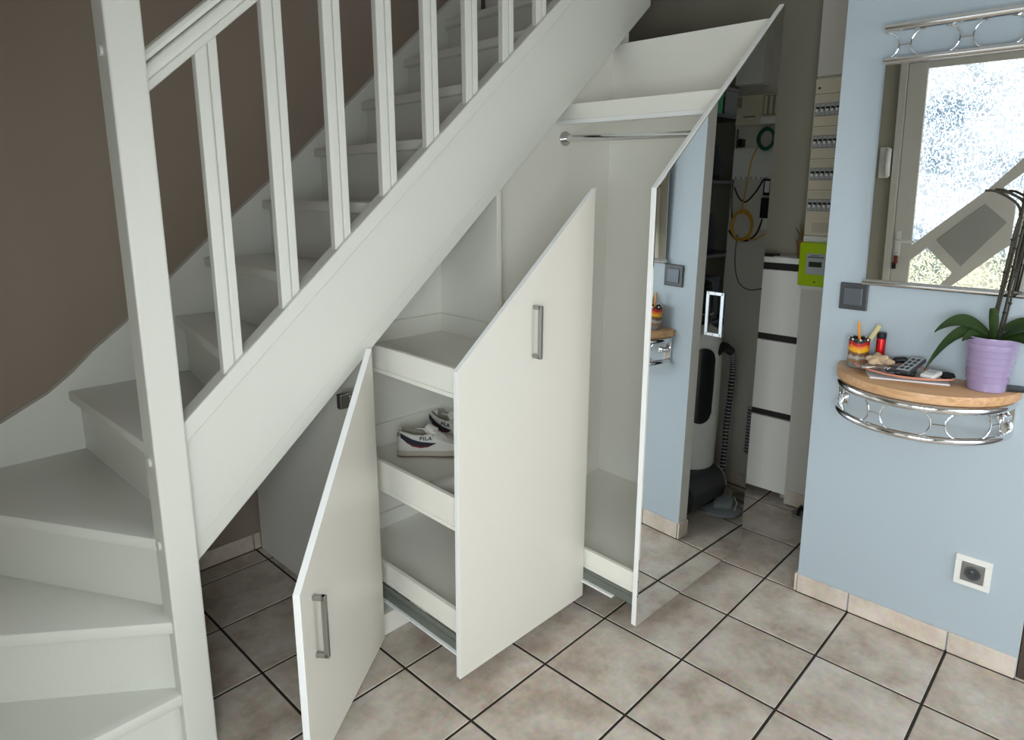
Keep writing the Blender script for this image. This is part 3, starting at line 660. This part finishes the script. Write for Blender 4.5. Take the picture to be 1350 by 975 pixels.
# orchid
PC = (-.077, -.352)
orc = thing('potted_orchid', 'orchid with arching dark stems in a ribbed lilac pot', 'potted plant', (PC[0], PC[1], ZS))
prof = [(.046, 0), (.0525, .002), (.0535, .030)]
z = .030
for k in range(6):
    r = .0535+.0175*(z+.008)/.17
    prof += [(r, z+.001), (r+.0012, z+.0035), (r+.0004, z+.019)]; z += .020
prof += [(.0715, .152), (.0755, .170), (.0752, .1715), (.0725, .171), (.067, .150)]
pot = obj('pot', MB().lathe(prof, (PC[0], PC[1], ZS), 48, cap1=False), LILAC, orc, True, angle=50)
obj('bark', MB().lathe([(.0675, .150), (.04, .156), (.004, .160)], (PC[0], PC[1], ZS), 24), BARK, orc, True)
def leaf(base, d, L, wid, rise, droop, name='leaf', roll=0.0):
    rings = []; N = 14; d = Vector(d).normalized(); sd = Vector((-d.y, d.x, 0)); sd = sd*cos(roll)+Vector((0, 0, 1))*sin(roll)
    for i in range(N+1):
        t = i/N
        p = Vector(base)+d*L*t+Vector((0, 0, rise*math.sin(t*pi*.62)-droop*t*t))
        ww = wid*(math.sin(pi*min(1, t*.92+.08))**.7)*(1-.15*t)+.002
        if i == N: ww = .002
        upz = .010*ww/wid
        rings.append([p-sd*ww+Vector((0, 0, upz)), p-sd*ww*.5+Vector((0, 0, .003)), p+Vector((0, 0, 0)), p+sd*ww*.5+Vector((0, 0, .003)), p+sd*ww+Vector((0, 0, upz)),
                      p+sd*ww*.5+Vector((0, 0, .001)), p+Vector((0, 0, -.003)), p-sd*ww*.5+Vector((0, 0, .001))])
    obj(name, MB().loft(rings), LEAF, orc, True, angle=60)
B0 = (PC[0], PC[1]-.003, ZS+.158)
leaf((PC[0]-.01, PC[1]+.005, ZS+.168), (-.30, 1, 0), .150, .024, .060, .055, roll=-.75)
leaf((PC[0]-.02, PC[1]+.010, ZS+.165), (-.50, 1, 0), .165, .021, .050, .165, roll=-.75)
leaf((PC[0]-.02, PC[1]-.005, ZS+.155), (-.30, .12, 0), .030, .014, .075, -.035, roll=.2)
leaf((PC[0]-.01, PC[1]-.020, ZS+.165), (-.45, -1, 0), .19, .026, .075, .045, roll=.75)
leaf((PC[0]-.02, PC[1]-.020, ZS+.165), (-.70, -1, 0), .17, .023, .030, .045, roll=.7)
leaf((PC[0]-.02, PC[1]+.005, ZS+.160), (-.75, .8, 0), .085, .020, .018, .020, roll=-.5)
leaf((PC[0]+.01, PC[1], ZS+.165), (.02, -1, 0), .14, .022, .07, .05, roll=.6)
stems = [[(0, .010, .155), (-.005, .000, .27), (-.012, -.012, .42), (-.012, -.022, .56), (-.012, -.024, .66), (-.02, .03, .715), (-.03, .065, .722)],
         [(.004, -.002, .155), (-.004, -.006, .28), (-.010, -.020, .44), (-.010, -.028, .58), (-.012, -.034, .70), (-.014, -.036, .735)],
         [(.006, -.012, .155), (-.002, -.024, .30), (-.008, -.034, .50), (-.010, -.040, .66), (-.012, .0, .71), (-.02, .028, .718)],
         [(-.004, .004, .155), (-.010, -.003, .30), (-.016, -.014, .48), (-.018, -.024, .60), (-.018, -.040, .70), (-.018, -.046, .76)],
         [(.008, -.020, .155), (.006, -.034, .34), (.0, -.046, .54), (-.002, -.052, .72), (-.004, -.056, .80)]]
def cr_path(pts, n=6):
    P = [Vector(p) for p in pts]; out = []
    for i in range(len(P)-1):
        a, b_, c, d = P[max(i-1, 0)], P[i], P[i+1], P[min(i+2, len(P)-1)]
        for k in range(n):
            t = k/n
            out.append(.5*((2*b_)+(-a+c)*t+(2*a-5*b_+4*c-d)*t*t+(-a+3*b_-3*c+d)*t**3))
    return out+[P[-1]]
for i, s in enumerate(stems):
    pts = [(PC[0]+p[0]-.012, PC[1]+p[1], ZS+.155+(p[2]-.155)*.80) for p in s]
    stm = obj('stem', MB().tube(cr_path(pts), [.0042-.0000*i]*1 if False else .0038 if i < 3 else .0030, 8), STEM, orc, True)
    for q in range(4):
        p = cr_path(pts)[5+q*5]
        obj('node', MB().lathe([(.002, -.006), (.0062, 0), (.002, .006)], p, 8), STEM, stm, True)

# ================================================================== HALL
sb = thing('shoe_cabinet', 'tall white shoe cabinet with three tilting flaps and dark gaps', 'cabinet', (.82, .80, 0))
obj('body', MB().box(.748, .945, .548, 1.10, .055, 1.244, .001), mat('cabinet_dark_inner', (40, 38, 35), .7), sb)
obj('top_board', MB().box(.722, .946, .542, 1.106, 1.2445, 1.272, .002), LAMI, sb)
obj('side_board', MB().box(.745, .946, .540, .5475, .04, 1.244, .001), LAMI, sb)
for z0, z1 in ((.882, 1.208), (.478, .846), (.062, .442)): obj('flap', MB().box(.728, .7475, .5485, 1.10, z0, z1, .0015), LAMI, sb)
obj('foot', MB().box(.78, .82, .56, .60, 0, .0545), LGREY, sb)
obj('foot', MB().box(.78, .82, 1.04, 1.08, 0, .0545), LGREY, sb)
obj('base_strip', MB().box(.735, .7475, .5485, 1.10, .04, .0610), LAMI, sb)
ZC = 1.272
pp = thing('small_cactus_pot', 'small terracotta pot with a spiky plant on the shoe cabinet', 'potted plant', (.785, .585, ZC))
obj('pot', MB().lathe([(.022, 0), (.024, .003), (.032, .072), (.035, .074), (.035, .088), (.031, .088), (.03, .075)], (.785, .585, ZC), 20, cap1=False), TERRA, pp, True)
for k in range(7):
    a = k*2.4; obj('spike', MB().tube([(.785+.01*cos(a), .585+.01*sin(a), ZC+.07), (.785+.022*cos(a), .585+.022*sin(a), ZC+.115), (.785+.045*cos(a), .585+.045*sin(a), ZC+.13+.012*k % .05)], [.006, .005, .001], 6), mat('dry_leaf', (120, 104, 66), .8), pp, True)
solo('black_sunglasses_case', rbox(.05, .11, .014, (.77, .755, ZC), radians(6), .005), BLACK, 'flat black case lying on the shoe cabinet', 'case', (.77, .755, ZC))
solo('paper_slip', rbox(.06, .09, .004, (.765, .665, ZC), radians(-10), .0008), PAPER, 'white paper slips lying on the shoe cabinet', 'paper', (.765, .665, ZC))

fb = thing('fuse_board', 'cream fuse board with four rows of breakers above the green meter', 'fuse board', (.71, .42, 1.39))
obj('housing', MB().box(.700, .7195, .285, .556, 1.388, 2.098, .004), CREAM, fb)
NB = 11
lev = {}
def shared(key, build, m):
    if key not in lev:
        o = obj(key, build(), m); lev[key] = o.data; col.objects.unlink(o); bpy.data.objects.remove(o)
    return lev[key]
for zc in (1.96, 1.8175, 1.673, 1.5305):
    row = obj('breaker_row', MB().box(.6965, .6998, .296, .548, zc-.028, zc+.028), mat('breaker_bay', (96, 98, 100), .6), fb)
    obj('label_strip', MB().box(.6975, .6998, .300, .545, zc+.036, zc+.058, .001), mat('label_strip', (208, 200, 178), .5, var=.08, vscale=90), fb)
    obj('cover_seam', MB().box(.6990, .6999, .287, .554, zc+.068, zc+.0695), GROUT, fb)
    for q in range(NB):
        y = .5465-.0225*(q+1)
        wide = q == 0
        br = bpy.data.objects.new('breaker', shared('breaker_body', lambda: MB().box(-.0035, 0, .0008, .0217, -.026, .026, .0008), mat('breaker_grey', (172, 174, 172), .5))); col.objects.link(br); br.parent = fb
        br.location = Vector((.6963, y, zc))-Vector((.71, .42, 1.39))
        bk = bpy.data.objects.new('slot', shared('breaker_slot', lambda: MB().box(-.0008, 0, .003, .0195, -.006, .012), BLACK)); col.objects.link(bk); bk.parent = br; bk.location = (-.0036, 0, 0)
        lv = bpy.data.objects.new('lever', shared('breaker_lever', lambda: MB().box(-.011, 0, .0055, .017, -.011, .002, .0015), WPLAST)); col.objects.link(lv); lv.parent = br; lv.location = (-.0044, 0, .0)
obj('name_strip', MB().box(.6985, .6999, .32, .52, 1.405, 1.448, .001), mat('name_strip', (196, 188, 166), .5), fb)
obj('screw', MB().cyl((.6999, .537, 2.055), (.6985, .537, 2.055), .006, 12), DARK, fb, True)
solo('trunking_cover', MB().box(.695, .7198, .29, .552, 2.106, H, .004), WALLB, 'off-white cable trunking cover above the fuse board', 'trunking', (.71, .42, 2.106))
me_ = thing('electricity_meter', 'lime green smart electricity meter below the fuse board', 'meter', (.70, .475, 1.15))
obj('base_plate', MB().box(.708, .7198, .385, .560, 1.128, 1.386, .003), WPLAST, me_)
obj('case', MB().box(.668, .7078, .388, .558, 1.150, 1.358, .008), LIME, me_, True)
fp = obj('face_plate', MB().box(.6662, .6679, .433, .521, 1.208, 1.306, .002), LGREY, me_)
obj('display', MB().box(.6652, .6661, .447, .508, 1.243, 1.268), LCD, fp)
obj('caption', MB().box(.6655, .6661, .440, .515, 1.286, 1.292).box(.6655, .6661, .46, .50, 1.296, 1.299), DGREY, fp)
obj('button', MB().cyl((.6679, .475, 1.172), (.6660, .475, 1.172), .004, 10), BLACK, me_, True)
def sandal(name, label, loc, rz):
    r = thing(name, label, 'sandal', loc, (0, 0, rz))
    out = [(.0, .0), (.05, -.038), (.14, -.030), (.20, -.044), (.245, -.025), (.255, 0), (.245, .030), (.20, .044), (.14, .034), (.05, .036)]
    obj('sole', MB().prism(out, 'z', 0, .016, .003), mat('sandal_sole', (120, 116, 110), .8), r, local=True)
    obj('strap', MB().tube([(.18, -.042, .014), (.175, -.03, .045), (.17, 0, .058), (.175, .03, .045), (.18, .042, .014)], .008, 8), BLACK, r, True, local=True)
    obj('strap', MB().tube([(.215, -.040, .014), (.215, -.02, .040), (.212, 0, .047), (.215, .02, .040), (.215, .040, .014)], .008, 8), BLACK, r, True, local=True)
sandal('sandal', 'dark sandal half hidden behind the corner of the blue wall', (.655, .225, .0), radians(93))
sandal('sandal', 'second sandal, nearer the blue wall corner, mostly hidden', (.600, .135, .0), radians(105))

# ================================================================== STORAGE RECESS (seen in the mirror door)
rk = thing('storage_rack', 'dark storage rack with shelves in the recess', 'rack', (.85, -.55, 0))
RKM = mat('rack_dark', (48, 44, 40), .6)
for x in (.42, 1.22):
    for y in (-.76, -.32): obj('post', MB().box(x-.012, x+.012, y-.012, y+.012, 0, 2.3), RKM, rk)
for z in (.35, .80, 1.20, 1.62, 1.98): obj('shelf', MB().box(.41, 1.23, -.77, -.31, z, z+.018, .001), RKM, rk)
def carton(name, m, label, x0, x1, y0, y1, z0, z1, cat='box'):
    r = thing(name, label, cat, ((x0+x1)/2, (y0+y1)/2, z0))
    obj('body', MB().box(x0, x1, y0, y1, z0, z1, .002), m, r)
    obj('lid', MB().box(x0-.004, x1+.004, y0-.004, y1+.004, z1, z1+.018, .002), m, r)
carton('storage_box', GREEN, 'green cardboard box on the top shelf of the rack', .84, .97, -.60, -.33, 1.998, 2.09)
carton('storage_box', mat('taupe_card', (92, 88, 82), .8), 'grey box beside the green one on the top shelf', .99, 1.16, -.60, -.33, 1.998, 2.13)
def bag(label, c, sx, sy, h):
    r = thing('shoulder_bag', label, 'bag', c)
    obj('body', MB().lathe([(.12, 0), (.16, .03), (.17, .4*h), (.13, .85*h), (.05, h)], c, 20, sx=sx, sy=sy), BLKCL, r, True)
    obj('strap', MB().tube(arc((c[0], c[2]+h*.9), .07, 0, pi, 12, lambda a, z: (a, c[1]+.02, z)), .008, 8), BLKCL, r, True)
bag('black fabric bag on the upper shelf of the dark rack', (1.0, -.48, 1.638), 1.0, .8, .22)
bag('black fabric bag on the middle shelf of the dark rack', (.98, -.48, 1.218), 1.1, .8, .26)
carton('storage_box', mat('charcoal_card', (44, 44, 46), .8), 'charcoal box on the lower shelf of the rack', .6, 1.1, -.70, -.34, .818, 1.06)
carton('storage_box', mat('charcoal_card', (44, 44, 46), .8), 'charcoal box on the bottom shelf of the rack', .6, 1.1, -.70, -.34, .368, .66)

XP = .7198
md = thing('modem', 'cream wall-mounted modem box above coiled cables', 'modem', (.70, .04, 1.90))
obj('case', MB().box(.672, XP, -.070, .175, 1.902, 2.045, .004), CREAM, md)
obj('vent_panel', MB().box(.668, .6718, .075, .165, 1.945, 2.038, .001), mat('vent_grey', (150, 146, 130), .6), md)
for q in range(3): obj('vent_slat', MB().box(.6655, .6678, .082+.028*q, .098+.028*q, 1.95, 2.034, .001), CREAM, md)
obj('brand_plate', MB().box(.668, .6718, .070, .170, 1.908, 1.938, .001), WPLAST, md)
obj('print_line', MB().box(.6712, .6719, -.028, .038, 1.940, 1.945), DARK, md)
obj('side_notch', MB().box(.6712, .6719, -.066, -.040, 1.985, 2.036), mat('vent_grey', (150, 146, 130), .6), md)
solo('junction_box', MB().box(.650, XP, -.075, .070, 2.09, 2.44, .004), WPLAST, 'white junction box above the modem', 'box', (.69, 0, 2.09))
cs = thing('cable_shelf', 'white wall bracket with cable slots under the modem', 'bracket', (.70, .05, 1.62))
obj('plate', MB().box(.700, XP, -.080, .20, 1.640, 1.795, .002), WPLAST, cs)
for q in range(9): obj('slot_tooth', MB().box(.696, .6998, -.06+.028*q, -.05+.028*q, 1.640, 1.655), LGREY, cs)
def coil(name, m, c, R, r, turns, label, n=26, sq=1.0, xo=0.0):
    rnd = random.Random(len(label)); o = thing(name, label, 'cable', c)
    for t in range(turns):
        k1, k2, dx = R*rnd.uniform(.82, 1.05), R*rnd.uniform(.9, 1.12)*sq, -.004*t
        obj('loop', MB().tube([(c[0]+dx, c[1]+k1*cos(2*pi*i/n), c[2]+k2*sin(2*pi*i/n)) for i in range(n)], r, 7, closed=True), m, o, True)
    return o
coil('green_cable_coil', TEAL, (.680, .105, 1.835), .042, .006, 4, 'green network cable coiled under the modem', sq=1.15)
yc = coil('yellow_cable_coil', YEL, (.705, .000, 1.41), .058, .004, 5, 'yellow network cable coil hanging on the white column', sq=1.25)
obj('lead', MB().tube(cr_path([(.700, .050, 1.80), (.690, .030, 1.74), (.692, .012, 1.62), (.698, -.01, 1.47)]), .0035, 7), YEL, yc, True)
obj('lead', MB().tube(cr_path([(.700, .03, 1.345), (.695, .08, 1.345), (.698, .13, 1.375), (.700, .17, 1.40)]), .0035, 7), YEL, yc, True)
bc = thing('black_cable', 'black power cable running down the white column', 'cable', (.70, -.06, 1.3))
obj('vertical_lead', MB().tube(cr_path([(.706, -.072, 1.89), (.706, -.070, 1.75), (.706, -.074, 1.55), (.706, -.062, 1.42)]), .004, 7), BLACK, bc, True)
obj('cross_lead', MB().tube(cr_path([(.700, -.06, 1.60), (.700, -.03, 1.55), (.700, .01, 1.53), (.700, .06, 1.58), (.700, .10, 1.645), (.700, .125, 1.64)]), .004, 7), BLACK, bc, True)
obj('low_lead', MB().tube(cr_path([(.705, -.075, 1.38), (.702, -.03, 1.34), (.702, .03, 1.335), (.702, .08, 1.37), (.702, .11, 1.45)]), .0045, 7), BLACK, bc, True)
obj('plug', MB().box(.685, XP, -.055, -.03, 1.80, 1.84, .003), BLACK, bc)
solo('grey_wire', MB().tube(cr_path([(.714, -.03, 1.36), (.714, -.03, 1.22), (.712, .0, 1.12), (.712, .06, 1.085), (.712, .14, 1.10)]), .003, 7), DGREY, 'thin grey wire looping below the yellow coil', 'cable', (.714, .0, 1.085), True)
ad = thing('power_adapter', 'black power adapters stacked on a white socket strip', 'adapter', (.70, .14, 1.42))
obj('adapter', MB().box(.665, .7, .115, .165, 1.565, 1.645, .006), BLACK, ad)
obj('adapter', MB().box(.662, .7, .110, .165, 1.455, 1.555, .006), BLACK, ad)
obj('sticker', MB().box(.6636, .6646, .125, .15, 1.58, 1.635), PAPER, ad)
obj('socket_strip', MB().box(.7005, XP, .105, .175, 1.395, 1.66, .003), WPLAST, ad)
vg = thing('vent_grille', 'grey slotted vent grille low on the white column', 'vent', (.71, .15, .2))
obj('frame', MB().box(.712, XP, .118, .19, .195, .468, .002), LGREY, vg)
for q in range(14): obj('slat', MB().box(.7085, .7118, .124, .184, .208+.018*q, .216+.018*q), DGREY, vg)

vc = thing('upright_cleaner', 'white upright floor cleaner with dark oval window', 'vacuum cleaner', (.395, -.03, 0))
obj('body', MB().lathe([(.118, .19), (.135, .21), (.140, .45), (.136, .80), (.120, .90), (.06, .935)], (.395, -.03, 0), 36), WPLAST, vc, True)
cols = []
for i in range(13):
    ux = -.0615+.123*i/12; hh = .13+math.sqrt(max(0, .062**2-ux*ux)); a = radians(128)-ux/.14
    cols.append([(.395+R_*cos(a), -.03+R_*sin(a), .645+zz) for R_, zz in ((.136, -hh), (.1425, -hh), (.1445, 0), (.1425, hh), (.136, hh))])
obj('window', MB().loft(cols), mat('smoked_window', (40, 42, 44), .12), vc, True)
obj('head', MB().lathe([(.05, .935), (.07, .95), (.075, 1.05), (.06, 1.14), (.02, 1.16)], (.395, -.03, 0), 24), BLACK, vc, True)
obj('head_ring', MB().lathe([(.076, .985), (.078, .99), (.076, .995)], (.395, -.03, 0), 24, cap0=False, cap1=False), CHROME, vc, True)
obj('tank', MB().cyl((.17, .065, .105), (.47, .065, .105), .100, 32), DARK, vc, True)
obj('tank_ring', MB().tube([(.472, .065+.097*cos(2*pi*i/30), .105+.097*sin(2*pi*i/30)) for i in range(30)], .006, 8, closed=True), CHROME, vc, True)
obj('elbow', MB().tube(cr_path([(.40, .085, .80), (.44, .10, .83), (.50, .11, .80)]), .024, 12), BLACK, vc, True)
hp_ = cr_path([(.46, .105, .825), (.52, .11, .79), (.545, .105, .70), (.55, .10, .55), (.54, .10, .40), (.53, .105, .25), (.51, .11, .12)], 8)
hs = obj('hose', MB().tube(hp_, .015, 10), BLACK, vc, True)
for i in range(3, len(hp_)-2, 1):
    p, q = Vector(hp_[i]), Vector(hp_[i+1]); d = (q-p).normalized(); mid = (p+q)/2
    obj('hose_band', MB().tube([mid-d*.0022, mid+d*.0022], .0162, 10), LGREY, hs, True)
mp_ = thing('mop_pad', 'grey triangular microfibre mop pad on the floor', 'mop', (.42, .20, 0))
obj('pad', MB().prism([(.30, .16), (.315, .235), (.37, .285), (.44, .285), (.53, .20), (.545, .15), (.45, .115), (.36, .12)], 'z', .001, .018, .005), CLOTH, mp_, True)
obj('plate', MB().prism([(.345, .17), (.40, .245), (.47, .215), (.50, .165), (.42, .14)], 'z', .0182, .05, .012), CLOTH, mp_, True)
obj('trim', MB().tube([(.40, .262, .030), (.47, .236, .030), (.52, .19, .030)], .004, 8), WPLAST, mp_, True)

# ================================================================== SHOES ON THE MIDDLE TRAY
def sneaker(label, loc, rz):
    r = thing('sneaker', label, 'shoe', loc, (0, 0, rz), group='worn white sneakers on the middle tray')
    X = [0, .012, .035, .065, .095, .125, .15, .18, .215, .25, .275, .287]
    HW = [.020, .030, .035, .035, .034, .037, .041, .044, .044, .038, .025, .010]
    TOP = [.098, .104, .098, .088, .085, .092, .088, .076, .062, .050, .042, .034]
    INN = [.098, .050, .046, .046, .048, .062, .0875, .0755, .0615, .0495, .0415, .0335]
    CO = [.60, .78, .80, .78, .72, .55, .42, .40, .40, .40, .40, .40]
    rings = []
    for x, hw, t, inn, co in zip(X, HW, TOP, INN, CO):
        z0 = .024
        half = [(hw, z0), (hw*1.03, z0+(t-z0)*.35), (hw*.95, z0+(t-z0)*.75), (hw*co+.004, t-.002), (hw*co-.003, t), (hw*co*.85-.004, (inn+t)/2 if inn < t-.01 else inn), (hw*co*.5, inn)]
        rings.append([(x, -a, c) for a, c in half] + [(x, a, c) for a, c in reversed(half)])
    m = MB().loft(rings)
    for f in m.bm.faces:
        c = f.calc_center_median()
        if .006 < c.x < .14 and abs(c.y) < .0265 and c.z < .093 and len(f.verts) == 4 and c.z > .035 and abs(f.normal.x) < .99:
            f.normal_update()
            if abs(c.y) < .024: f.material_index = 1
    obj('upper', m, [SHOEW, LINING], r, True, local=True, angle=50)
    so_r = []
    def outl(s, z): return [(x, -hw*s-.002, z) for x, hw in zip(X, HW)] + [(x, hw*s+.002, z) for x, hw in reversed(list(zip(X, HW)))]
    lift = lambda pts: [(p[0]-.003+(p[0]*.02), p[1], p[2]+(.012*max(0, (p[0]-.2)/.087)**2)) for p in pts]
    obj('sole', MB().loft([lift(outl(1.06, .006)), lift(outl(1.09, .013)), lift(outl(1.03, .0235)), lift(outl(.99, .0245))]), SOLE, r, True, local=True)
    obj('outsole', MB().loft([lift(outl(1.0, 0.0)), lift(outl(1.05, .0068))]), TREADR, r, local=True)
    def hw_at(x):
        for i in range(len(X)-1):
            if X[i] <= x <= X[i+1]: return HW[i]+(HW[i+1]-HW[i])*(x-X[i])/(X[i+1]-X[i])
        return .02
    for s in (-1, 1):
        for nm, mt, pth, wd_ in (('stripe_navy', NAVY, [(.014, .089), (.035, .074), (.06, .061), (.09, .053), (.13, .053), (.152, .058)], [.010, .013, .012, .010, .006, .001]),
                                 ('stripe_maroon', MAROON, [(.036, .064), (.060, .051), (.09, .0455), (.12, .047), (.14, .052)], [.004, .009, .011, .008, .001])):
            rr2 = []
            for (x, z_), h_ in zip(pth, wd_):
                pr_ = .0014 if mt is NAVY else .0002; y = s*(hw_at(x)*1.035+pr_); y2 = s*(hw_at(x)*.985+pr_+.0004)
                rr2.append([(x, y, z_-h_*.8), (x, y2 if z_ > .07 else y, z_+h_), (x, (y2 if z_ > .07 else y)+s*.0012, z_+h_), (x, y+s*.0012, z_-h_*.8)])
            obj(nm, MB().loft(rr2), mt, r, local=True)
        tm = text_mesh('FILA', .019); tm.materials.append(NAVY)
        t = bpy.data.objects.new('lettering', tm); col.objects.link(t); t.parent = r
        t.location = (.112, s*(hw_at(.112)*.99+.0022), .0745); t.rotation_euler = (radians(86), 0, 0 if s < 0 else pi)
        t.scale = (1.25, 1, 1)
    tg = obj('tongue', MB().tube([(.150, 0, .086), (.128, 0, .096), (.108, 0, .112)], [.020, .022, .018], 10).xform(Matrix.Diagonal((1, 1, 1, 1))), SHOEW, r, True, local=True)
    for q in range(4):
        x = .132+.018*q; t_ = .092-.007*q
        obj('lace', MB().tube([(x, -.030, t_-.012), (x+.004, -.014, t_+.005), (x-.004, .014, t_+.005), (x, .030, t_-.012)], .0026, 7), LACE, r, True, local=True)
        for s in (-1, 1): obj('eyelet', MB().lathe([(.001, -.001), (.0035, 0), (.001, .001)], (x+.006, s*.027, t_-.008), 8), DARK, r, True, local=True)
    obj('lace', MB().tube(cr_path([(.130, .01, .098), (.09, -.025, .112), (.07, -.01, .108)]), .0025, 7), LACE, r, True, local=True)
    obj('lace', MB().tube(cr_path([(.133, -.01, .100), (.165, -.045, .098), (.190, -.048, .086), (.18, -.025, .088), (.140, -.006, .098)]), .0025, 7), LACE, r, True, local=True)
    return r
ZT = .052+.478+.014+.012
sneaker('worn white sneaker with navy and maroon stripe, foremost on the middle tray', (-1.035, 1.425, ZT), radians(-44))
sneaker('worn white sneaker with maroon stripe behind the foremost one', (-.802, 1.505, ZT+.002), radians(-84))
sneaker('white sneaker whose toe peeks out behind the pulled-out front panel', (-1.00, .83, ZT-.008), radians(122))
